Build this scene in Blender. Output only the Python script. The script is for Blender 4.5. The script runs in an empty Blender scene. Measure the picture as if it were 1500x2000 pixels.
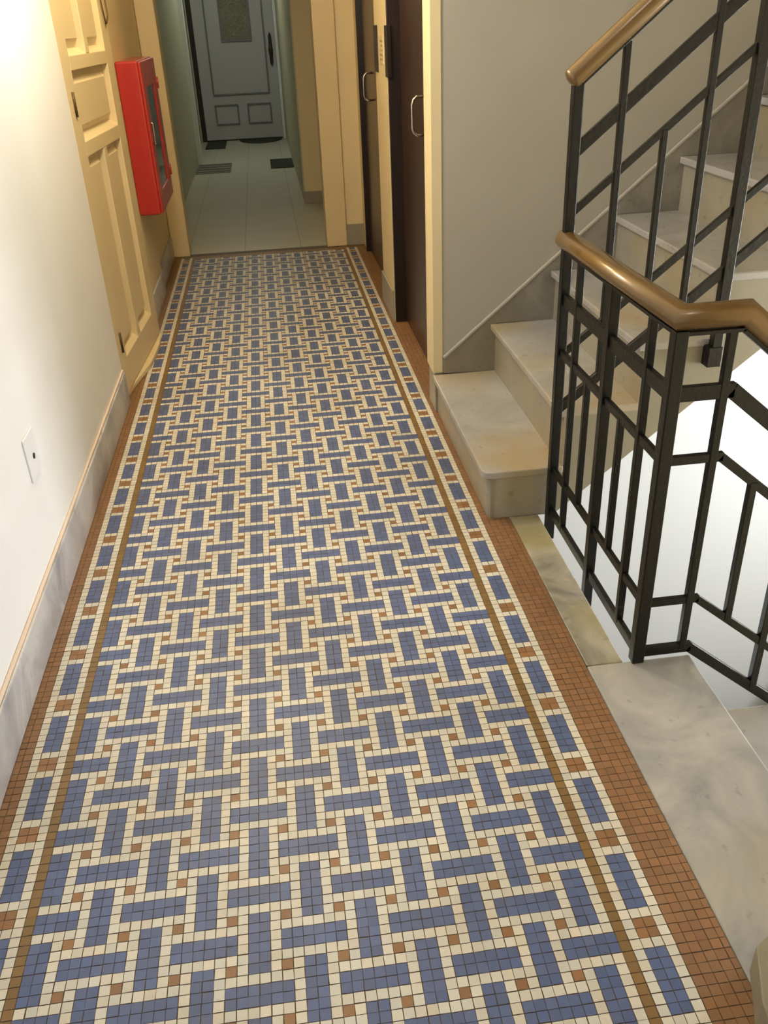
import bpy, math, random
from mathutils import Vector, Matrix
random.seed(7)
T = 0.02                      # one mosaic tile = 2 cm; all lengths below are counted in tiles
C = bpy.context.scene.collection
S = bpy.context.scene

# ------------------------------------------------------------------ camera
def make_camera():
    f, p, y, r = 1698.98653, 0.519044706, -0.108474352, -0.0441846765
    cy, sy, cp, sp, cr, sr = math.cos(y), math.sin(y), math.cos(p), math.sin(p), math.cos(r), math.sin(r)
    B = Matrix(((1, 0, 0), (0, 0, -1), (0, 1, 0)))
    Ry = Matrix(((cy, sy, 0), (-sy, cy, 0), (0, 0, 1)))
    Rp = Matrix(((1, 0, 0), (0, cp, -sp), (0, sp, cp)))
    Rr = Matrix(((cr, -sr, 0), (sr, cr, 0), (0, 0, 1)))
    R = Rr @ Rp @ B @ Ry
    M = Matrix((R[0], -R[1], -R[2])).transposed().to_4x4()
    M.translation = Vector((28.6172780, -63.8373355, 72.9909802)) * T
    cam = bpy.data.cameras.new('camera')
    cam.sensor_fit = 'VERTICAL'; cam.sensor_height = 36; cam.sensor_width = 27
    cam.lens = f / 2000 * 36; cam.clip_start = 0.02; cam.clip_end = 100
    o = bpy.data.objects.new('camera', cam); C.objects.link(o); o.matrix_world = M
    S.camera = o
make_camera()

# ------------------------------------------------------------------ light and exposure
S.view_settings.view_transform = 'Standard'; S.view_settings.look = 'None'
S.view_settings.gamma = 1; S.view_settings.use_curve_mapping = False
S.view_settings.exposure = 0.0
w = bpy.data.worlds.new('world'); S.world = w; w.use_nodes = True
w.node_tree.nodes['Background'].inputs[0].default_value = (0.8, 0.85, 1, 1)
w.node_tree.nodes['Background'].inputs[1].default_value = 0.05

def lamp(name, loc, watts, col, size=0.12, kind='POINT', aim=None, spread=None):
    d = bpy.data.lights.new(name, kind); d.energy = watts; d.color = col
    if kind == 'AREA':
        d.size = size
        if spread: d.spread = spread
    else: d.shadow_soft_size = size
    o = bpy.data.objects.new(name, d); C.objects.link(o); o.location = Vector(loc) * T
    if aim: o.rotation_euler = (Vector(aim) - Vector(loc)).to_track_quat('-Z', 'Y').to_euler()
    return o
lamp('corridor_warm_lamp', (15, 136, 112), 34, (1.0, 0.76, 0.38), 0.06)
lamp('left_wall_fill', (14, 86, 100), 42, (1.0, 0.93, 0.78), 0.07)  # added lamp, unseen, brightens the left wall and hangs clear of it
lamp('hall_ceiling_lamp', (30, -10, 142), 8, (0.98, 0.98, 1.0), 0.16)
lamp('window_daylight', (204, 38, 14), 130, (0.93, 0.965, 1.0), 1.0, 'AREA', (0, 45, 22))
lamp('stairwell_lamp', (132, 76, 14), 4, (0.90, 0.96, 1.0), 0.15)
lamp('far_corridor_lamp', (14, 490, 138), 24, (0.96, 1.0, 0.94), 0.15)

# ------------------------------------------------------------------ materials
def srgb(r, g, b):
    f = lambda c: (c / 255 / 12.92) if c / 255 <= 0.04045 else ((c / 255 + 0.055) / 1.055) ** 2.4
    return (f(r), f(g), f(b), 1)
def mat(name, col, rough=0.5, metal=0.0, bump=0.0, bscale=40, var=0.0, vscale=4, coat=0.0, spec=0.5):
    m = bpy.data.materials.new(name); m.use_nodes = True; nt = m.node_tree; N = nt.nodes; L = nt.links
    b = N['Principled BSDF']; b.inputs['Base Color'].default_value = col
    b.inputs['Roughness'].default_value = rough; b.inputs['Metallic'].default_value = metal
    b.inputs['Specular IOR Level'].default_value = spec
    if coat: b.inputs['Coat Weight'].default_value = coat; b.inputs['Coat Roughness'].default_value = 0.12
    tc = N.new('ShaderNodeTexCoord')
    if bump:
        n = N.new('ShaderNodeTexNoise'); n.inputs['Scale'].default_value = bscale; n.inputs['Detail'].default_value = 4
        L.new(tc.outputs['Object'], n.inputs['Vector'])
        bp = N.new('ShaderNodeBump'); bp.inputs['Strength'].default_value = bump; bp.inputs['Distance'].default_value = 0.004
        L.new(n.outputs['Fac'], bp.inputs['Height']); L.new(bp.outputs[0], b.inputs['Normal'])
    if var:
        n = N.new('ShaderNodeTexNoise'); n.inputs['Scale'].default_value = vscale; n.inputs['Detail'].default_value = 5
        L.new(tc.outputs['Object'], n.inputs['Vector'])
        r = N.new('ShaderNodeValToRGB'); r.color_ramp.elements[0].position = 0.3; r.color_ramp.elements[1].position = 0.7
        k = 1 - var
        r.color_ramp.elements[0].color = (col[0] * k, col[1] * k, col[2] * k, 1); r.color_ramp.elements[1].color = col
        L.new(n.outputs['Fac'], r.inputs[0]); L.new(r.outputs[0], b.inputs['Base Color'])
    return m
def marble(name, base, vein, stain, rough=0.28, vs=3.0, stain_pos=(0.52, 0.72), stain_scale=1.6):
    m = bpy.data.materials.new(name); m.use_nodes = True; nt = m.node_tree; N = nt.nodes; L = nt.links
    b = N['Principled BSDF']; b.inputs['Roughness'].default_value = rough
    tc = N.new('ShaderNodeTexCoord')
    n1 = N.new('ShaderNodeTexNoise'); n1.inputs['Scale'].default_value = vs; n1.inputs['Detail'].default_value = 8
    n1.inputs['Roughness'].default_value = 0.6; n1.inputs['Distortion'].default_value = 0.8
    L.new(tc.outputs['Object'], n1.inputs['Vector'])
    r1 = N.new('ShaderNodeValToRGB'); r1.color_ramp.elements[0].position = 0.36; r1.color_ramp.elements[1].position = 0.6
    r1.color_ramp.elements[0].color = vein; r1.color_ramp.elements[1].color = base
    L.new(n1.outputs['Fac'], r1.inputs[0])
    n2 = N.new('ShaderNodeTexNoise'); n2.inputs['Scale'].default_value = stain_scale; n2.inputs['Detail'].default_value = 3
    L.new(tc.outputs['Object'], n2.inputs['Vector'])
    r2 = N.new('ShaderNodeValToRGB'); r2.color_ramp.elements[0].position = stain_pos[0]; r2.color_ramp.elements[1].position = stain_pos[1]
    L.new(n2.outputs['Fac'], r2.inputs[0])
    mx = N.new('ShaderNodeMixRGB'); mx.inputs[2].default_value = stain
    L.new(r2.outputs[0], mx.inputs[0]); L.new(r1.outputs[0], mx.inputs[1])
    n3 = N.new('ShaderNodeTexNoise'); n3.inputs['Scale'].default_value = 30; n3.inputs['Detail'].default_value = 3
    L.new(tc.outputs['Object'], n3.inputs['Vector'])
    r3 = N.new('ShaderNodeValToRGB'); r3.color_ramp.elements[0].position = 0.27; r3.color_ramp.elements[1].position = 0.36
    r3.color_ramp.elements[0].color = (0.55, 0.53, 0.52, 1); r3.color_ramp.elements[1].color = (1, 1, 1, 1)
    L.new(n3.outputs['Fac'], r3.inputs[0])
    mu = N.new('ShaderNodeMixRGB'); mu.blend_type = 'MULTIPLY'; mu.inputs[0].default_value = 0.5
    L.new(mx.outputs[0], mu.inputs[1]); L.new(r3.outputs[0], mu.inputs[2])
    L.new(mu.outputs[0], b.inputs['Base Color'])
    return m
def wood(name, dark, light, rough=0.35, axis=2, scale=6):
    m = bpy.data.materials.new(name); m.use_nodes = True; nt = m.node_tree; N = nt.nodes; L = nt.links
    b = N['Principled BSDF']; b.inputs['Roughness'].default_value = rough
    tc = N.new('ShaderNodeTexCoord'); mp = N.new('ShaderNodeMapping')
    sc = [scale * 8] * 3; sc[axis] = scale * 0.6; mp.inputs['Scale'].default_value = sc
    L.new(tc.outputs['Object'], mp.inputs[0])
    n = N.new('ShaderNodeTexNoise'); n.inputs['Scale'].default_value = 1; n.inputs['Detail'].default_value = 6
    L.new(mp.outputs[0], n.inputs['Vector'])
    r = N.new('ShaderNodeValToRGB'); r.color_ramp.elements[0].position = 0.3; r.color_ramp.elements[1].position = 0.7
    r.color_ramp.elements[0].color = dark; r.color_ramp.elements[1].color = light
    L.new(n.outputs['Fac'], r.inputs[0]); L.new(r.outputs[0], b.inputs['Base Color'])
    return m
def attr_mat(name, rough=0.35):
    m = bpy.data.materials.new(name); m.use_nodes = True; nt = m.node_tree; N = nt.nodes; L = nt.links
    b = N['Principled BSDF']; b.inputs['Roughness'].default_value = rough
    a = N.new('ShaderNodeAttribute'); a.attribute_name = 'tile_colour'
    tc = N.new('ShaderNodeTexCoord'); n = N.new('ShaderNodeTexNoise'); n.inputs['Scale'].default_value = 2.2; n.inputs['Detail'].default_value = 6
    L.new(tc.outputs['Object'], n.inputs['Vector'])
    r = N.new('ShaderNodeValToRGB'); r.color_ramp.elements[0].position = 0.3; r.color_ramp.elements[0].color = (0.82, 0.79, 0.74, 1)
    r.color_ramp.elements[1].position = 0.6
    L.new(n.outputs['Fac'], r.inputs[0])
    mu = N.new('ShaderNodeMixRGB'); mu.blend_type = 'MULTIPLY'; mu.inputs[0].default_value = 1
    L.new(a.outputs['Color'], mu.inputs[1]); L.new(r.outputs[0], mu.inputs[2]); L.new(mu.outputs[0], b.inputs['Base Color'])
    n2 = N.new('ShaderNodeTexNoise'); n2.inputs['Scale'].default_value = 60; L.new(tc.outputs['Object'], n2.inputs['Vector'])
    bp = N.new('ShaderNodeBump'); bp.inputs['Strength'].default_value = 0.15; bp.inputs['Distance'].default_value = 0.002
    L.new(n2.outputs['Fac'], bp.inputs['Height']); L.new(bp.outputs[0], b.inputs['Normal'])
    return m

M = dict(
    white=mat('white_wall_paint', srgb(240, 239, 237), 0.6, bump=0.25, bscale=14, var=0.03, vscale=3),
    grey=mat('grey_stair_wall_paint', srgb(176, 171, 160), 0.55, bump=0.25, bscale=16, var=0.06, vscale=2.5),
    cream=mat('cream_wall_paint', srgb(228, 210, 168), 0.55, bump=0.2, bscale=16, var=0.05, vscale=3),
    gloss_cream=mat('cream_gloss_paint', srgb(224, 204, 160), 0.35, bump=0.12, bscale=25),
    green=mat('far_grey_green_paint', srgb(192, 191, 168), 0.6, var=0.08, vscale=2),
    bluewhite=mat('far_trim_paint', srgb(215, 222, 222), 0.4),
    fardoor=mat('grey_blue_door_paint', srgb(172, 172, 176), 0.45, bump=0.05),
    dark=mat('black_shadow_gap', srgb(38, 36, 32), 0.7),  # closet and door-gap shade put in as black; also handle plate, socket hole
    ceil=mat('ceiling_paint', srgb(235, 228, 212), 0.7),
    grout=mat('mosaic_grout', srgb(96, 78, 60), 0.8, bump=0.3, bscale=200),
    tiles=attr_mat('mosaic_tile_glaze', 0.46),
    joint=mat('tile_joint', srgb(160, 158, 142), 0.8),
    fartile=mat('pale_ceramic_tile', srgb(190, 190, 172), 0.3, var=0.06, vscale=3),
    threshold=mat('brown_threshold', srgb(96, 84, 62), 0.6, var=0.2, vscale=8),
    slab=marble('white_marble_slab', srgb(184, 181, 176), srgb(146, 146, 146), srgb(164, 156, 136), 0.3, 4.2),
    stained=marble('stained_marble_edging', srgb(186, 180, 166), srgb(126, 123, 114), srgb(158, 148, 112), 0.3, 5, (0.46, 0.64), 3),
    base_marble=marble('grey_marble_skirting', srgb(205, 203, 204), srgb(150, 150, 156), srgb(190, 184, 176), 0.3, 4),
    tread=marble('white_marble_tread', srgb(172, 169, 166), srgb(156, 153, 150), srgb(170, 148, 104), 0.22, 3.5, (0.5, 0.72), 1.6),
    riser=marble('yellowed_marble_riser', srgb(160, 153, 138), srgb(144, 138, 124), srgb(154, 140, 108), 0.3, 4, (0.45, 0.7), 3),
    skirt=marble('grey_marble_stair_skirt', srgb(150, 145, 134), srgb(122, 119, 112), srgb(136, 126, 108), 0.35, 5),
    stringer=mat('stair_side_paint', srgb(146, 138, 116), 0.5, bump=0.3, bscale=10, var=0.12, vscale=4),
    iron=mat('black_painted_iron', srgb(13, 13, 12), 0.36, bump=0.35, bscale=70),
    brass=mat('varnished_golden_handrail', srgb(124, 95, 48), 0.27, metal=0.2, var=0.2, vscale=6, coat=0.5),
    mahog=wood('dark_mahogany', srgb(46, 31, 28), srgb(74, 51, 43), 0.28),
    darkwood=wood('black_brown_wood', srgb(26, 18, 16), srgb(40, 27, 23), 0.35),
    chrome=mat('chrome', srgb(205, 200, 192), 0.18, metal=1),
    red=mat('red_enamel', srgb(178, 46, 40), 0.3, coat=0.3),
    glass=mat('dark_cabinet_glass', srgb(36, 44, 42), 0.08, spec=0.8),
    brown=mat('brown_hinge', srgb(96, 74, 40), 0.5, metal=0.4),
    frost=mat('patterned_glass', srgb(120, 118, 96), 0.25, var=0.5, vscale=40, bump=0.6, bscale=60),
    matgrey=mat('grey_striped_mat', srgb(140, 142, 128), 0.95, bump=0.6, bscale=300),
    matdark=mat('dark_mat', srgb(50, 54, 46), 0.95, bump=0.8, bscale=300),
    plate=mat('white_plastic', srgb(235, 235, 236), 0.4),
    plaque=mat('yellowed_plaque', srgb(222, 206, 164), 0.4),
    mark=mat('dark_marks', srgb(150, 134, 100), 0.6),
)
M['iron'].node_tree.nodes['Principled BSDF'].inputs['Specular IOR Level'].default_value = 0.35

# ------------------------------------------------------------------ mesh helpers
class MB:
    def __init__(s): s.v = []; s.f = []; s.m = []; s.sm = []
    def add(s, vs, fs, mi=0, smooth=False):
        o = len(s.v); s.v += [tuple(q) for q in vs]
        for f in fs: s.f.append(tuple(i + o for i in f)); s.m.append(mi); s.sm.append(smooth)
        return s
    def box(s, x0, x1, y0, y1, z0, z1, mi=0):
        vs = [(x, y, z) for z in (z0, z1) for y in (y0, y1) for x in (x0, x1)]
        return s.add(vs, [(0, 2, 3, 1), (4, 5, 7, 6), (0, 1, 5, 4), (2, 6, 7, 3), (0, 4, 6, 2), (1, 3, 7, 5)], mi)
    def prism(s, poly, axis, a, b, mi=0, smooth=False):
        # poly: 2-D points in the two other axes, extruded along axis from a to b
        def P(p, t):
            return (t, p[0], p[1]) if axis == 0 else (p[0], t, p[1]) if axis == 1 else (p[0], p[1], t)
        n = len(poly); vs = [P(p, a) for p in poly] + [P(p, b) for p in poly]
        s.add(vs, [tuple(range(n)), tuple(range(2 * n - 1, n - 1, -1))], mi)
        o = len(s.v) - 2 * n
        for i in range(n):
            j = (i + 1) % n
            s.f.append((o + i, o + n + i, o + n + j, o + j)); s.m.append(mi); s.sm.append(smooth)
        return s
    def bar(s, p0, p1, w, h, up=(0, 0, 1), mi=0):
        # box bar from p0 to p1; w = size across, h = size along 'up'
        p0 = Vector(p0); p1 = Vector(p1); d = (p1 - p0).normalized(); up = Vector(up)
        if abs(d.dot(up)) > 0.99: up = Vector((0, 1, 0))
        a = d.cross(up).normalized(); b = a.cross(d).normalized()
        vs = [p + a * i * w / 2 + b * j * h / 2 for p in (p0, p1) for (i, j) in ((-1, -1), (1, -1), (1, 1), (-1, 1))]
        return s.add(vs, [(0, 3, 2, 1), (4, 5, 6, 7), (0, 1, 5, 4), (1, 2, 6, 5), (2, 3, 7, 6), (3, 0, 4, 7)], mi)
    def tube(s, pts, ra, rb=None, n=20, up=(0, 0, 1), mi=0, cap=0.0):
        # mitred tube; ra across, rb along 'up'; cap > 0 rounds the two ends
        rb = rb or ra; pts = [Vector(p) for p in pts]
        def frame(d):
            u = Vector(up)
            if abs(d.dot(u)) > 0.98: u = Vector((0, 1, 0))
            a = d.cross(u).normalized(); return a, a.cross(d).normalized()
        d0 = (pts[1] - pts[0]).normalized(); a, b = frame(d0)
        def ring(P, a, b, k=1): return [P + a * ra * k * math.cos(t) + b * rb * k * math.sin(t) for t in (2 * math.pi * i / n for i in range(n))]
        rings = []
        if cap:
            for t in (80, 60, 40, 20):
                rings.append(ring(pts[0] - d0 * cap * math.sin(math.radians(t)), a, b, math.cos(math.radians(t))))
        cur = ring(pts[0], a, b); rings.append(cur)
        for i in range(1, len(pts)):
            d = (pts[i] - pts[i - 1]).normalized()
            nrm = d if i == len(pts) - 1 else (d + (pts[i + 1] - pts[i]).normalized()).normalized()
            cur = [q + d * ((pts[i] - q).dot(nrm) / d.dot(nrm)) for q in cur]; rings.append(cur)
        if cap:
            d = (pts[-1] - pts[-2]).normalized(); c = pts[-1]
            for t in (20, 40, 60, 80):
                rings.append([c + (q - c) * math.cos(math.radians(t)) + d * cap * math.sin(math.radians(t)) for q in cur])
        vs = [q for r in rings for q in r]; fs = []
        for k in range(len(rings) - 1):
            for i in range(n):
                j = (i + 1) % n; fs.append((k * n + i, k * n + j, (k + 1) * n + j, (k + 1) * n + i))
        o = len(s.v); s.add(vs, fs, mi, True)
        s.f.append(tuple(o + i for i in range(n - 1, -1, -1))); s.m.append(mi); s.sm.append(False)
        e = o + (len(rings) - 1) * n
        s.f.append(tuple(e + i for i in range(n))); s.m.append(mi); s.sm.append(False)
        return s
    def build(s, name, mats, parent=None, bevel=0, seg=2, xf=None):
        if not isinstance(mats, (list, tuple)): mats = [mats]
        vs = s.v
        if xf: vs = [tuple(xf(Vector(q))) for q in vs]
        org = Vector(parent['org']) if parent is not None else None
        if org is None:
            xs = list(zip(*vs)); org = Vector(((min(xs[0]) + max(xs[0])) / 2, (min(xs[1]) + max(xs[1])) / 2, min(xs[2])))
        me = bpy.data.meshes.new(name)
        me.from_pydata([((Vector(q) - org) * T) for q in vs], [], s.f)
        for mm in mats: me.materials.append(mm)
        for p, mi, sm in zip(me.polygons, s.m, s.sm): p.material_index = mi; p.use_smooth = sm
        import bmesh
        bm = bmesh.new(); bm.from_mesh(me); bmesh.ops.recalc_face_normals(bm, faces=bm.faces); bm.to_mesh(me); bm.free()
        me.update()
        o = bpy.data.objects.new(name, me); C.objects.link(o)
        if parent is not None: o.parent = parent
        else: o.location = org * T
        ORG[o.name] = tuple(org)
        o['org'] = tuple(org)
        if bevel:
            b = o.modifiers.new('bevel', 'BEVEL'); b.width = bevel * T; b.segments = seg; b.limit_method = 'ANGLE'; b.angle_limit = math.radians(40)
        return o
ORG = {}
def tag(o, label, cat, group=None):
    o['label'] = label; o['category'] = cat
    if group: o['group'] = group
    return o
def thing(name, loc, label, cat, group=None):
    o = bpy.data.objects.new(name, None); C.objects.link(o); o.location = Vector(loc) * T; o['org'] = tuple(loc)
    o.empty_display_size = 0.05
    return tag(o, label, cat, group)
def struct(mb, name, mats, bevel=0, seg=2, xf=None):
    o = mb.build(name, mats, None, bevel, seg, xf); o['kind'] = 'structure'; return o
def arc(cx, cy, r, a0, a1, n=8):
    return [(cx + r * math.cos(math.radians(a0 + (a1 - a0) * i / n)), cy + r * math.sin(math.radians(a0 + (a1 - a0) * i / n))) for i in range(n + 1)]

# ================================================================== STRUCTURE
ZC = 152
# --- mosaic floor: every tile its own little face over the grout bed
def mosaic():
    X0, X1, Y0, Y1 = -8, 63, -100, 262
    WH, BL, BR, OL, RB = srgb(222, 217, 203), srgb(92, 107, 148), srgb(152, 112, 74), srgb(136, 106, 62), srgb(146, 108, 74)
    def kind(c, y):
        if c <= -6 or c >= 58: return RB
        if c in (-1, 53): return OL
        if c in (-5, -2, 54, 57):
            return WH
        if c in (-4, -3, 55, 56):
            k = y % 10
            return BR if k in (2, 3) else WH if k in (1, 4) else BL
        if y >= 256: return OL
        l, r = (c + 2) % 10, (2 - y) % 10
        for (a, b) in ((l, r), ((l + 5) % 10, (r + 5) % 10)):
            if a < 6 and b < 2: return BL
            if a in (2, 3) and 3 <= b <= 8: return BL
            if a in (0, 5) and b == 3: return BR
        return WH
    vs = []; fs = []; cols = []
    for y in range(Y0, Y1):
        for c in range(X0, X1):
            if y < -75 and False: continue
            k = kind(c, y)
            if y >= 258 : k = OL
            g = 0.04 if k is WH else 0.03
            if k is OL or k is RB: g = 0.035
            j = lambda a=0.018: random.uniform(-a, a)
            dx, dy = j(), j()
            x0, x1 = c + g + dx, min(c + 1 - g + dx, 62.6); y0, y1 = y + g + dy, y + 1 - g + dy
            n = len(vs)
            vs += [(x0 + j(), y0 + j(), 0), (x1 + j(), y0 + j(), 0), (x1 + j(), y1 + j(), 0), (x0 + j(), y1 + j(), 0)]
            fs.append((n, n + 1, n + 2, n + 3))
            a = 0.10 if k is WH else 0.13
            t = 1 + random.uniform(-a, a * 0.7); h = random.uniform(-0.04, 0.04)
            cols.append((k[0] * t * (1 + h), k[1] * t, k[2] * t * (1 - h), 1))
    n = len(vs)
    vs += [(X0 - 0.5, Y0, -0.05), (62.62, Y0, -0.05), (62.62, Y1, -0.05), (X0 - 0.5, Y1, -0.05)]
    fs.append((n, n + 1, n + 2, n + 3))
    # slab body below
    b = MB().box(X0 - 0.5, 62.6, Y0, Y1, -8, -0.06)
    n = len(vs); vs += b.v; fs += [tuple(i + n for i in f) for f in b.f]
    me = bpy.data.meshes.new('floor'); me.from_pydata([(a * T, b_ * T, c_ * T) for a, b_, c_ in vs], [], fs)
    me.materials.append(M['tiles']); me.materials.append(M['grout'])
    at = me.color_attributes.new('tile_colour', 'FLOAT_COLOR', 'CORNER')
    buf = []
    for i, p in enumerate(me.polygons):
        q = cols[i] if i < len(cols) else (0.1, 0.08, 0.06, 1)
        if i >= len(cols): p.material_index = 1
        for _ in range(p.loop_total): buf += q
    at.data.foreach_set('color', buf)
    me.update()
    o = bpy.data.objects.new('floor', me); C.objects.link(o); o['kind'] = 'structure'
mosaic()

# marble edging of the landing and the top step of the flight down
struct(MB().box(62.7, 67.5, 18.95, 57.3, -7, 0.03), 'trim_1', M['stained'], 0.15)
struct(MB().box(62.7, 76.3, -28, 18.9, -1.6, 0.03), 'trim_2', M['slab'], 0.25, 3)
# landing side below the marble
struct(MB().box(60, 67.2, 18.9, 57.4, -150, -7).box(62.7, 74.7, -27.8, 18.5, -150, -1.7), 'wall_landing_side', M['white'])

# --- left wall
lw = MB()
lw.box(-14, -7.4, -100, 123.3, 0, ZC).box(-14, -7.4, 123.3, 169.8, 107, ZC)
struct(lw, 'wall_left', M['white'])
struct(MB().box(-14, -7.0, 169.8, 214, 0, ZC).box(-14, -8.3, 214, 262, 0, ZC), 'wall_left', M['cream'])
bl = MB().box(-7.4, -6.7, -100, 123, 0, 7.3)
struct(bl, 'baseboard_left', M['base_marble'], 0.25)
struct(MB().box(-7.4, -6.95, -100, 123.2, 7.32, 7.8), 'trim_10', mat('pinkish_plaster_ridge', srgb(226, 206, 186), 0.7, bump=1.0, bscale=30), 0.15)
struct(MB().box(-7.0, -6.5, 171, 214, 0, 7.2).box(-8.3, -7.6, 214, 261, 0, 7.2), 'baseboard_left', M['base_marble'], 0.15)
struct(MB().box(-30, -14, 122, 171, -1, 110), 'wall_closet', M['dark'])
# marble sill under the closet door with a rounded corner
sill = [(-9, 126), (-7.3, 127.5), (-6.9, 131), (-4.3, 146)] + [(-3.9, 152), (-3.6, 160), (-3.9, 166), (-4.6, 171.5), (-9, 171.5)]
struct(MB().prism(sill, 2, 0.02, 1.2), 'trim_3', M['gloss_cream'], 0.2)

# --- end wall with the opening to the back corridor
struct(MB().box(-14, -6.5, 262, 268, 0, ZC).box(54, 62, 262, 268, 0, ZC).box(-6.5, 54, 262, 268, 109, ZC), 'wall_end', M['cream'])
struct(MB().box(-8.2, -2, 260.6, 270, 0.02, 109).box(47.5, 54.9, 260.6, 270, 0.02, 109).box(-8.2, 54.9, 260.6, 270, 105, 111), 'trim_4', M['gloss_cream'], 0.35)
struct(MB().box(54.9, 61.2, 261.2, 262, 0, 7.4), 'baseboard_end', M['riser'], 0.15)
struct(MB().box(-8, 62, 260.3, 263.5, -6, 0.06), 'trim_5', M['threshold'], 0.03)

# --- back corridor
ft = MB(); ft.box(-20, 62, 263.5, 620, -6, -0.08, 1)
for i in range(-1, 4):
    for k in range(0, 21):
        x0 = -3 + i * 20.5 - 0.0; y0 = 263.6 + k * 17
        ft.box(x0 + 0.12, x0 + 20.4, y0 + 0.1, y0 + 16.85, -0.1, 0.0)
struct(ft, 'floor', [M['fartile'], M['joint']])
struct(MB().box(-16, -11.5, 268, 494, 0, ZC).box(-20, -15.2, 494, 607, 0, ZC), 'wall_back_left', M['green'])
struct(MB().box(-16, -8.9, 494, 500, 0.02, 107), 'trim_6', M['bluewhite'], 0.3)
struct(MB().box(56, 60, 268, 350, 0, ZC), 'wall_back_right', M['cream'])
struct(MB().box(44.4, 60, 350, 356, 0, ZC), 'wall_back_return', M['cream'])
struct(MB().box(43.8, 56, 349.2, 350, 0, 5.1), 'baseboard_back', M['riser'], 0.2)
struct(MB().box(43.8, 60, 351, 607, 0, ZC), 'wall_back_right', M['green'])
struct(MB().box(-20, -14.6, 607, 612, 0, ZC).box(42.4, 60, 607, 612, 0, ZC).box(-14.6, 42.4, 607, 612, 108, ZC), 'wall_back_end', M['green'])
struct(MB().box(41.9, 43.8, 604, 607, 0, 108), 'trim_7', M['bluewhite'], 0.2)

# --- right wall with the two lift doors
rw = MB().box(59.2, 66, 167, 189.6, 0, ZC)
rw.box(61.2, 66, 250.5, 262, 0, ZC).box(59.2, 66, 110, 167, 107, ZC).box(59.2, 66, 189.6, 250.5, 107, ZC)
struct(rw, 'wall_right', M['cream'])
struct(MB().box(58.2, 60.2, 102.8, 110, 8.7, ZC).box(60.2, 66, 104, 110, 8.7, ZC), 'trim_8', M['cream'], 0.12)
struct(MB().box(58.6, 62, 103, 110, 0, 8.7).box(58.6, 59.2, 167.2, 189.4, 0, 8.4), 'baseboard_right', M['riser'], 0.15)

# --- stair wall, ceilings and the rest of the shell
struct(MB().box(60.2, 210, 103, 108, -150, 300), 'wall_stair', M['grey'])
struct(MB().prism([(67.3, -150), (210, -150), (210, 60), (143, 59.6), (70.5, -0.4), (67.3, -0.4)], 1, 102.7, 103), 'wall_stair_lower', mat('stairwell_white_paint', srgb(196, 198, 198), 0.65, bump=0.15, bscale=14))
struct(MB().box(-14, 210, -106, -100, -150, 300), 'wall_back', M['white'])
struct(MB().box(210, 214, -106, 108, -150, 300), 'wall_far_right', M['white'])
wf = MB()
for y0, y1, z0, z1 in ((10, 13, -16, 44), (63, 66, -16, 44), (13, 63, 41, 44), (13, 63, -16, -13), (37.3, 38.7, -13, 41)): wf.box(208, 210, y0, y1, z0, z1)
struct(wf, 'window_1', M['bluewhite'], 0.2)
struct(MB().box(66, 210, -36, -28, -150, 300), 'wall_near', M['cream'])
struct(MB().box(-14, 66, -100, 268, ZC, ZC + 6).box(-20, 66, 268, 612, ZC - 6, ZC), 'ceiling', M['ceil'])
struct(MB().box(60, 214, -106, 108, 300, 306), 'ceiling', M['ceil'])
struct(MB().box(60, 214, -106, 108, -156, -150), 'floor', M['slab'])

# ================================================================== STAIRCASE
stair = thing('staircase', (59, 80, 0), 'marble staircase with grey-white treads rising to the right behind the black railing', 'staircase')
H1, H, X1, RUN = 8.6, 9.8, 58.0, 11.87
NS = 9
def nz(i): return H1 + H * (i - 1)
def nx(i): return X1 + RUN * (i - 1)
YN, YF = 57.5, 102.3
# body: saw-tooth side closed by the sloping soffit
top = []
for i in range(1, NS + 1):
    top += [(nx(i) + 1.4, (nz(i) - H if i > 1 else 0) - (1.2 if i > 1 else 0)), (nx(i) + 1.4, nz(i) - 1.2)]
xe = nx(NS) + 50
body = top + [(xe, nz(NS) - 1.2), (xe, nz(NS) - 9), (nx(NS) + 22, nz(NS) - 9)]
xs = lambda x: 0.822 * (x - 70.5)
xk = 70.5 + (nz(NS) - 9) / 0.822
body[-1] = (xk, nz(NS) - 9); body += [(71.5, 0.8), (70.3, -0.2), (60.0, -0.2), (59.4, 0)]
sb = MB().prism(body, 1, YN, YF)
sb.build('stringer', M['stringer'], stair, 0.1)
for i in range(1, NS + 1):
    z = nz(i); x = nx(i)
    xb = (nx(i + 1) + 1.4) if i < NS else xe
    r = 1.6 if i == 1 else 0.35
    pl = arc(x + r, YN - 0.25 + r, r, 180, 270) + [(xb, YN - 0.25), (xb, YF), (x, YF)]
    MB().prism(pl, 2, z - 1.25, z).build('tread', M['tread'], stair, 0.22)
    z0 = 0.02 if i == 1 else nz(i - 1)
    if i == 1:
        pr = [(q[0], q[1]) for q in arc(x + 1.0 + r, YN - 0.1 + r, r, 180, 270)] + [(x + 12, YN - 0.1), (x + 12, YN + 0.4), (x + 2.8, YN + 0.4), (x + 1.45, YN + 2), (x + 1.45, YF), (x + 1.0, YF)]
        MB().prism(pr, 2, z0, z - 1.25).build('riser', M['riser'], stair, 0.05)
    else:
        MB().box(x + 1.0, x + 1.45, YN - 0.05, YF, z0, z - 1.25).build('riser', M['riser'], stair)
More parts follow.
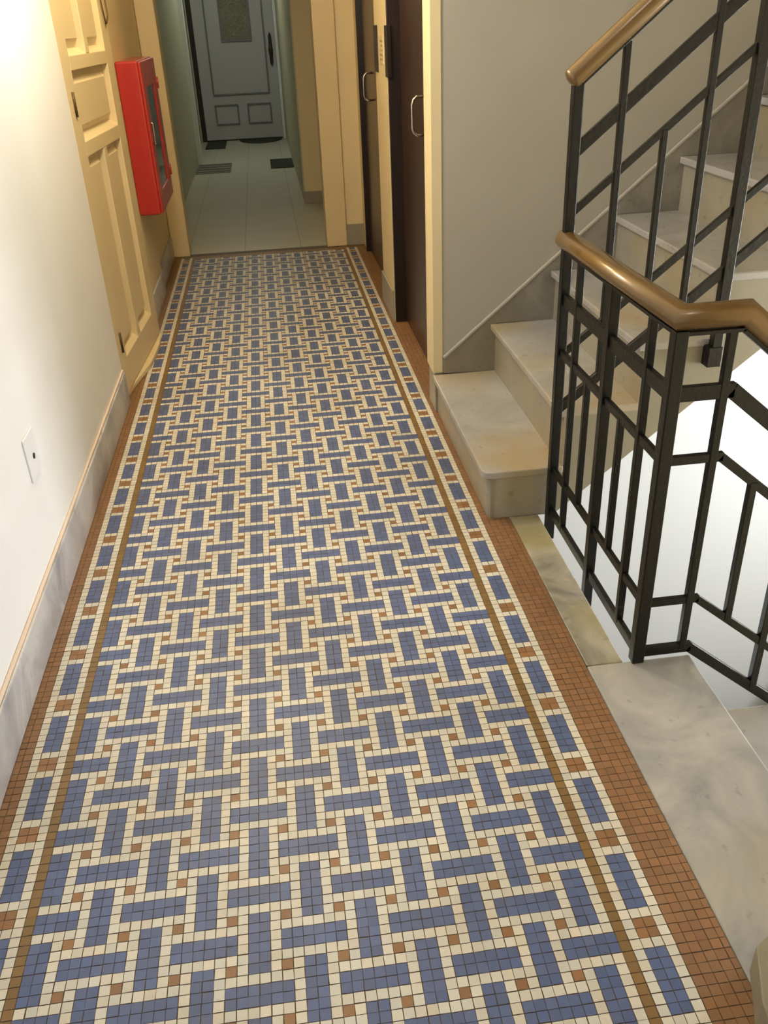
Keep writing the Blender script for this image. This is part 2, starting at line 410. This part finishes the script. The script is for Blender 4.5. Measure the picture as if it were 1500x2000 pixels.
# sloping marble skirting against the wall
sk = [(60.3, 8.7), (60.3, 11.7)]
sk += [(132, 11.7 + (132 - 60.3) * 0.845), (132, nz(7) + 2), (nx(7) + 1, nz(6)), ]
for i in range(6, 1, -1): sk += [(nx(i) + 1.2, nz(i)), (nx(i) + 1.2, nz(i - 1) - 0.2)]
skm = MB().prism(sk, 1, 102.3, 102.95); skm.build('skirting', M['skirt'], stair, 0.1)
MB().bar((60.3, 102.55, 12.0), (132, 102.55, 12.0 + (132 - 60.3) * 0.845), 0.8, 0.55).build('skirting_cap', M['grey'], stair, 0.15)

# flight going down
down = thing('staircase', (76, 0, -9.8), 'marble flight leading down beside the landing slab at the right edge', 'staircase')
for i in range(1, 8):
    z = -H * i; x = 76.3 + 11.3 * (i - 1)
    MB().box(x, x + 12.6, -27.8, 18.2, z - 1.3, z).build('tread', M['tread'], down, 0.22)
    MB().box(x - 1.1, x - 0.6, -27.8, 18.1, z, z + H - 1.6).build('riser', M['riser'], down)
dp = [(75.4, -12)]
for i in range(1, 8): dp += [(75.4 + 11.3 * (i - 1), -H * i - 1.3), (75.4 + 11.3 * i, -H * i - 1.3)]
dp += [(75.4 + 11.3 * 7, -H * 7 - 16), (75.4, -22)]
MB().prism(dp[1:], 1, -27.8, 18.1).build('stringer', M['stringer'], down)
# slab of the lower half landing
struct(MB().box(155, 210, -28, 103, -86, -78), 'floor', M['slab'])

# ================================================================== RAILING
rail = thing('stair_railing', (69.2, 19, 0), 'black iron railing with golden handrail round the stairwell and up the stairs', 'railing')
IR = M['iron']
def part(mb, name, m=None, bevel=0.08): return mb.build(name, m or IR, rail, bevel)
K = 0.829
XA, YA, YC = 69.2, 56.3, 18.9
XEND = 106
def A(x, z0): return (x, YA, z0 + K * (x - XA))
# upper run, parallel to the flight
part(MB().tube([A(68.5, 65.6), A(XEND, 65.6)], 1.45, 1.3, 24, cap=0.7), 'handrail', M['brass'], 0)
part(MB().bar(A(69.0, 64.0), A(XEND, 64.0), 1.2, 0.5), 'rail')
part(MB().bar(A(69.4, 56.0), A(XEND, 56.0), 0.72, 1.6), 'rail')
part(MB().bar(A(69.4, 48.0), A(XEND, 48.0), 0.66, 0.98), 'rail')
part(MB().bar(A(69.4, 27.7), A(XEND, 27.7), 0.66, 0.98), 'rail')
part(MB().bar(A(69.4, 19.0), A(XEND, 19.0), 0.72, 1.45), 'rail')
part(MB().bar((XA, YA, -4), (XA, YA, 64.4), 1.42, 1.4), 'post', bevel=0.15)
def vert(x, y, z0, z1, w, nm='baluster'): part(MB().bar((x, y, z0), (x, y, z1), w * 0.88, w * 0.86), nm)
vert(75.4, YA, 19.0 + K * 6.2, 63.8 + K * 6.2, 1.0)
vert(81.6, YA, 27.7 + K * 12.4, 48 + K * 12.4, 0.95)
vert(87.3, YA, 19.0 + K * 18.1, 63.8 + K * 18.1, 1.0)
vert(93.5, YA, 24.5, 63.8 + K * 24.3, 1.7, 'post')
part(MB().box(92.2, 94.4, YA - 0.9, YN, 24.2, 27.3), 'mounting_bracket')
vert(99.7, YA, 27.7 + K * 30.5, 48 + K * 30.5, 0.95)
vert(105.5, YA, 19.0 + K * 36.3, 63.8 + K * 36.3, 1.0)
# landing run and the run over the flight down
hr = [(XA, 57.6, 44.6), (XA, YC, 44.9), (76.2, YC, 44.9), (76.2 + 30, YC, 44.9 - 30 * K)]
part(MB().tube(hr, 1.4, 1.35, 24, cap=0.5), 'handrail', M['brass'], 0)
def C2(x, z): return (x, YC, z - max(0, x - 76.0) * K)
def run(z, w, h):
    part(MB().bar((XA, YA, z), (XA, YC, z), w, h), 'rail')
    part(MB().bar((XA, YC, z), (76.0 + 0.25, YC, z), w, h), 'rail')
    part(MB().bar((75.9, YC, z + 0.05), C2(106, z), w, h), 'rail')
run(43.2, 1.2, 0.45); run(36.4, 0.76, 1.75); run(28.4, 0.7, 1.1); run(8.9, 0.7, 1.0); run(1.4, 0.76, 1.35)
vert(XA, 50.0, 1.4, 43.2, 1.0); vert(XA, 44.1, 8.9, 28.4, 0.95)
vert(XA, 37.4, -4.5, 43.2, 1.5, 'post'); vert(XA, 31.5, 8.9, 28.4, 0.95); vert(XA, 25.5, 1.4, 43.2, 1.05)
part(MB().bar((XA, YC, 0.03), (XA, YC, 43.6), 1.55, 1.5), 'post', bevel=0.15)
vert(75.0, YC, 1.4, 43.2, 1.05)
vert(80.5, YC, 8.9 - 4.5 * K, 28.4 - 4.5 * K, 1.0)
vert(85.9, YC, 1.4 - 9.9 * K, 43.2 - 9.9 * K, 1.1)
vert(91.6, YC, 8.9 - 15.6 * K, 28.4 - 15.6 * K, 1.0)
vert(97.3, YC, -28, 43.2 - 21.3 * K, 1.5, 'post')
part(MB().box(67.3, 69.0, 36.7, 38.1, -4.4, -2.8), 'mounting_bracket')
part(MB().box(67.3, 69.0, 55.6, 57.0, -4.0, -2.4), 'mounting_bracket')

# ================================================================== DOORS (left closet)
import numpy as np
a0 = Vector((-7.4, 123.5, 0)); b0 = Vector((-4.3, 168, 0)); tdir = (b0 - a0).normalized(); ndir = Vector((tdir.y, -tdir.x, 0))
def leaf(u, d, z): return a0 + tdir * u + ndir * d + Vector((0, 0, z))
LX = lambda v: leaf(v.x, v.y, v.z)       # local (u, depth outwards, z)
d1 = bpy.data.objects.new('door_1', None); C.objects.link(d1); d1.location = Vector((-7.4, 123.5, 1.3)) * T; d1['org'] = (-7.4, 123.5, 1.3); d1['kind'] = 'structure'
fr = MB(); Z0, Z1 = 1.4, 104
fr.box(0, 6.5, -2.3, 0, Z0, Z1).box(38.5, 45.3, -2.3, 0, Z0, Z1)
for z0, z1 in ((Z0, 8.4), (50.4, 53.2), (65.9, 68.4), (99, Z1)): fr.box(6.5, 38.5, -2.3, 0, z0, z1)
for z0, z1 in ((8.4, 50.4), (68.4, 99)): fr.box(20.7, 23.6, -2.3, 0, z0, z1)
fr.build('leaf', M['gloss_cream'], d1, 0.12, xf=LX)
def panel(u0, u1, z0, z1):
    p = MB(); D = -1.6; E = -0.7
    # recess floor, raised field with sloped sides, and a sloped bead round the frame
    p.box(u0, u1, -2.2, D, z0, z1)
    i, k = 1.2, 2.4
    a = [(u0 + i, D, z0 + i * 1.4), (u1 - i, D, z0 + i * 1.4), (u1 - i, D, z1 - i), (u0 + i, D, z1 - i)]
    b = [(u0 + k, E, z0 + k + .5), (u1 - k, E, z0 + k + .5), (u1 - k, E, z1 - k), (u0 + k, E, z1 - k)]
    p.add(a + b, [(4, 5, 6, 7), (0, 1, 5, 4), (1, 2, 6, 5), (2, 3, 7, 6), (3, 0, 4, 7), (3, 2, 1, 0)])
    # sloping bottom bead that catches the light
    p.add([(u0, 0, z0 - .02), (u1, 0, z0 - .02), (u1, D, z0 + 1.2), (u0, D, z0 + 1.2), (u0, D, z0 - .02), (u1, D, z0 - .02)], [(0, 1, 2, 3), (0, 3, 4), (1, 5, 2), (0, 4, 5, 1), (2, 5, 4, 3)])
    p.build('panel', M['gloss_cream'], d1, 0, xf=LX)
for q in ((6.5, 20.7, 8.4, 50.4), (23.6, 38.5, 8.4, 50.4), (6.5, 38.5, 53.2, 65.9), (6.5, 20.7, 68.4, 99), (23.6, 38.5, 68.4, 99)): panel(*q)
for z in (10.4, 58.0, 92): MB().tube([(3.4, 0.15, z), (3.4, 0.15, z + 4.4)], 0.32, n=10).build('hinge', M['brown'], d1, xf=LX)

# lift doors
def lift(name, y0, y1, hy, near_box):
    d = bpy.data.objects.new(name, None); C.objects.link(d); d.location = Vector((62.5, (y0 + y1) / 2, 0)) * T
    d['org'] = (62.5, (y0 + y1) / 2, 0); d['kind'] = 'structure'
    MB().box(62.3, 64.5, y0 + 1.2, y1 - 1.2, 0.1, 105).build('leaf', M['mahog'], d, 0.15)
    MB().box(60.2, 66, y0, y0 + 1.2, 0.1, 107).box(59.3 if y1 < 200 else 60.7, 66, y1 - 1.2, y1, 0.1, 107).box(60.2, 66, y0 + 1.2, y1 - 1.2, 105, 107).build('frame', M['darkwood'], d, 0.1)
    p = [(62.3, hy, 50.6), (60.6, hy, 50.6), (59.9, hy, 51.1), (59.6, hy, 52), (59.6, hy, 56.4), (59.9, hy, 57.4), (60.6, hy, 58), (62.3, hy, 58)]
    MB().tube(p, 0.28, n=12, up=(0, 1, 0)).build('door_handle', M['chrome'], d)
    return d
l1 = lift('door_2', 110, 167, 132.6, None); l2 = lift('door_3', 189.6, 250.5, 225.0, None)
MB().box(58.95, 60, 164.6, 168.6, 59.9, 70.8).build('lock_box', M['darkwood'], l1, 0.1)
MB().box(58.95, 60, 183.2, 190.2, 60.2, 70.8).build('lock_box', M['darkwood'], l2, 0.1)

# far grey-blue door
fd = bpy.data.objects.new('door_4', None); C.objects.link(fd); fd.location = Vector((15, 607, 0)) * T; fd['org'] = (15, 607, 0); fd['kind'] = 'structure'
MB().box(-11.3, 41.8, 606.6, 609, 0.8, 106).build('leaf', M['fardoor'], fd, 0.2)
MB().box(-14.6, -11.4, 607.2, 612, 0, 108).box(-11.4, 41.8, 609, 612, 0, 108).build('frame', M['dark'], fd)  # left strip: shade of the hinge-side gap put in as black
def mould(x0, x1, z0, z1, m=M['fardoor'], w=1.0, mat2=None):
    q = MB(); y0, y1 = 605.7, 606.6
    q.box(x0, x1, y0, y1, z0, z0 + w).box(x0, x1, y0, y1, z1 - w, z1).box(x0, x0 + w, y0, y1, z0 + w, z1 - w).box(x1 - w, x1, y0, y1, z0 + w, z1 - w)
    q.build('moulding', mat2 or m, fd, 0.25)
MD = mat('door_moulding_dark_grey', srgb(112, 114, 120), 0.5)  # darker grey than the leaf, on the raised mouldings
mould(-3.4, 12.8, 10.3, 23.3, mat2=MD); mould(18.8, 35.3, 10.3, 23.3, mat2=MD); mould(-3.5, 35.3, 28.9, 100, mat2=MD); mould(6.2, 26.6, 61.0, 97, w=1.2, mat2=MD)
MB().box(7.4, 25.4, 606.2, 606.9, 62.2, 95.8).build('glass_panel', M['frost'], fd)
# wrought scroll over the glass
sc = MB()
for (cx, cz, r) in ((16, 68, 3.6), (12, 74, 2.6), (20, 74, 2.6), (16, 80, 3.8), (12, 87, 2.4), (20, 87, 2.4)):
    ring = [(cx + r * math.cos(t * math.pi / 8), 606.0, cz + r * math.sin(t * math.pi / 8)) for t in range(15)]
    sc.tube(ring, 0.28, n=6, up=(0, 1, 0))
sc.build('scrollwork', mat('pale_scroll', srgb(150, 148, 120), 0.5), fd)
hp = [(38.5 + a, z) for a, z in ((0, 66), (1.1, 63.6), (1.2, 58), (1.6, 55), (1.2, 52), (1.1, 47.5), (0, 45), (-1.1, 47.5), (-1.2, 52), (-1.6, 55), (-1.2, 58), (-1.1, 63.6))]
hd = MB().prism(hp, 1, 605.8, 606.6).build('door_handle', M['dark'], fd, 0.1)
MB().tube([(38.5, 605.9, 58.5), (38.5, 603.6, 58.2), (38.5, 603.2, 55.5), (38.5, 604.2, 52)], 0.4, n=8, up=(1, 0, 0)).build('grip', M['brown'], fd)

# ================================================================== THINGS
cab = thing('fire_hose_cabinet', (-7, 205, 28), 'red metal fire hose cabinet with a narrow dark glass window on the left wall', 'fire cabinet')
MB().box(-6.98, -1.3, 188, 222, 28, 65.3).build('body', M['red'], cab, 0.5, 3)
dr = MB().box(-1.3, -0.6, 188.2, 195, 28.3, 65).box(-1.3, -0.6, 214, 221.8, 28.3, 65).box(-1.3, -0.6, 195, 214, 28.3, 33.5).box(-1.3, -0.6, 195, 214, 58.8, 65)
dob = dr.build('door', M['red'], cab, 0.2)
MB().box(-1.25, -0.95, 194.8, 214.2, 33.3, 59).build('glass', M['glass'], dob)
MB().tube([(-0.6, 190.4, 45.5), (-0.1, 190.4, 45.8), (-0.1, 190.4, 50.5), (-0.6, 190.4, 50.8)], 0.3, n=8, up=(0, 1, 0)).build('handle', M['chrome'], dob)
for z in (33.5, 57): MB().tube([(-0.55, 221.9, z), (-0.55, 221.9, z + 3)], 0.35, n=8).build('hinge', M['red'], dob)

pl = thing('outlet_plate', (-7.4, 49, 22), 'small white wall plate with one dark centre hole low on the left wall', 'wall plate')
MB().box(-7.4, -7.12, 46.7, 52.0, 19.3, 25.6).build('cover', M['plate'], pl, 0.12)
MB().tube([(-7.15, 49.5, 22.2), (-7.02, 49.5, 22.2)], 0.42, n=14, up=(0, 1, 0)).build('socket_hole', M['dark'], pl)

sg = thing('wall_plaque', (59.2, 175.5, 63), 'small yellowed plaque with faint dark marks between the two brown lift doors', 'plaque')
MB().box(59.0, 59.2, 172.2, 178.8, 62.4, 68.6).build('plate', M['plaque'], sg, 0.05)
ms = MB()
for k in range(5):
    for j in range(3):
        if random.random() < 0.85: ms.box(58.96, 59.0, 173.2 + j * 1.7, 173.2 + j * 1.7 + 1.1, 63.2 + k * 1.0, 63.2 + k * 1.0 + 0.45)
ms.build('faded_marks', M['mark'], sg)

wl = MB().tube([leaf(40.2, .35, 82), leaf(41.2, .4, 76), leaf(42.2, .4, 73.6), leaf(43.2, .5, 73.9), leaf(44.4, .6, 75.2), leaf(44.6, .5, 79), leaf(44.6, .4, 82)], 0.17, n=8)
wo = wl.build('wire_loop', M['brown'])
tag(wo, 'thin brown wire loop hanging at the upper edge of the cream panelled door', 'wire')

# doormats
def rmat(name, x0, x1, y0, y1, m, label, ribs):
    t = thing(name, ((x0 + x1) / 2, (y0 + y1) / 2, 0), label, 'doormat')
    MB().box(x0, x1, y0, y1, 0.02, 0.45).build('backing', m, t, 0.1)
    if ribs:
        r = MB(); n = ribs
        for i in range(n):
            yy = y0 + (y1 - y0) * (i + 0.25) / n
            r.box(x0 + 0.3, x1 - 0.3, yy, yy + (y1 - y0) / n * 0.45, 0.45, 0.8)
        r.build('stripes', mat('mat_stripe', srgb(108, 110, 98), 0.95), t)
    return t
rmat('doormat', -11.2, 8.2, 457, 492, M['matgrey'], 'light grey striped doormat by the left wall of the back corridor', 4)
rmat('doormat', 30.5, 43.6, 462, 498, M['matdark'], 'dark rectangular doormat against the right wall of the back corridor', 0)
rmat('doormat', -11.0, 2.2, 564, 604, M['matdark'], 'dark square doormat in front of the left corner of the grey door', 0)
hm = MB().prism([(41.0, 604.5)] + [(26 + 15 * math.cos(math.radians(t)), 604.5 - 22 * math.sin(math.radians(t))) for t in range(0, 181, 12)][1:-1] + [(11.0, 604.5)], 2, 0.02, 0.7)
tag(hm.build('doormat', M['matdark'], None, 0.1), 'dark half-round doormat at the foot of the grey door', 'doormat')

# low plinth at the end of the near wall
struct(MB().prism([(63.1, -22.4), (64.6, -21.6), (80, -21.6), (80, -36), (60.6, -36), (61.2, -27)], 2, 0.05, 3.5), 'trim_9', M['stringer'], 0.15)
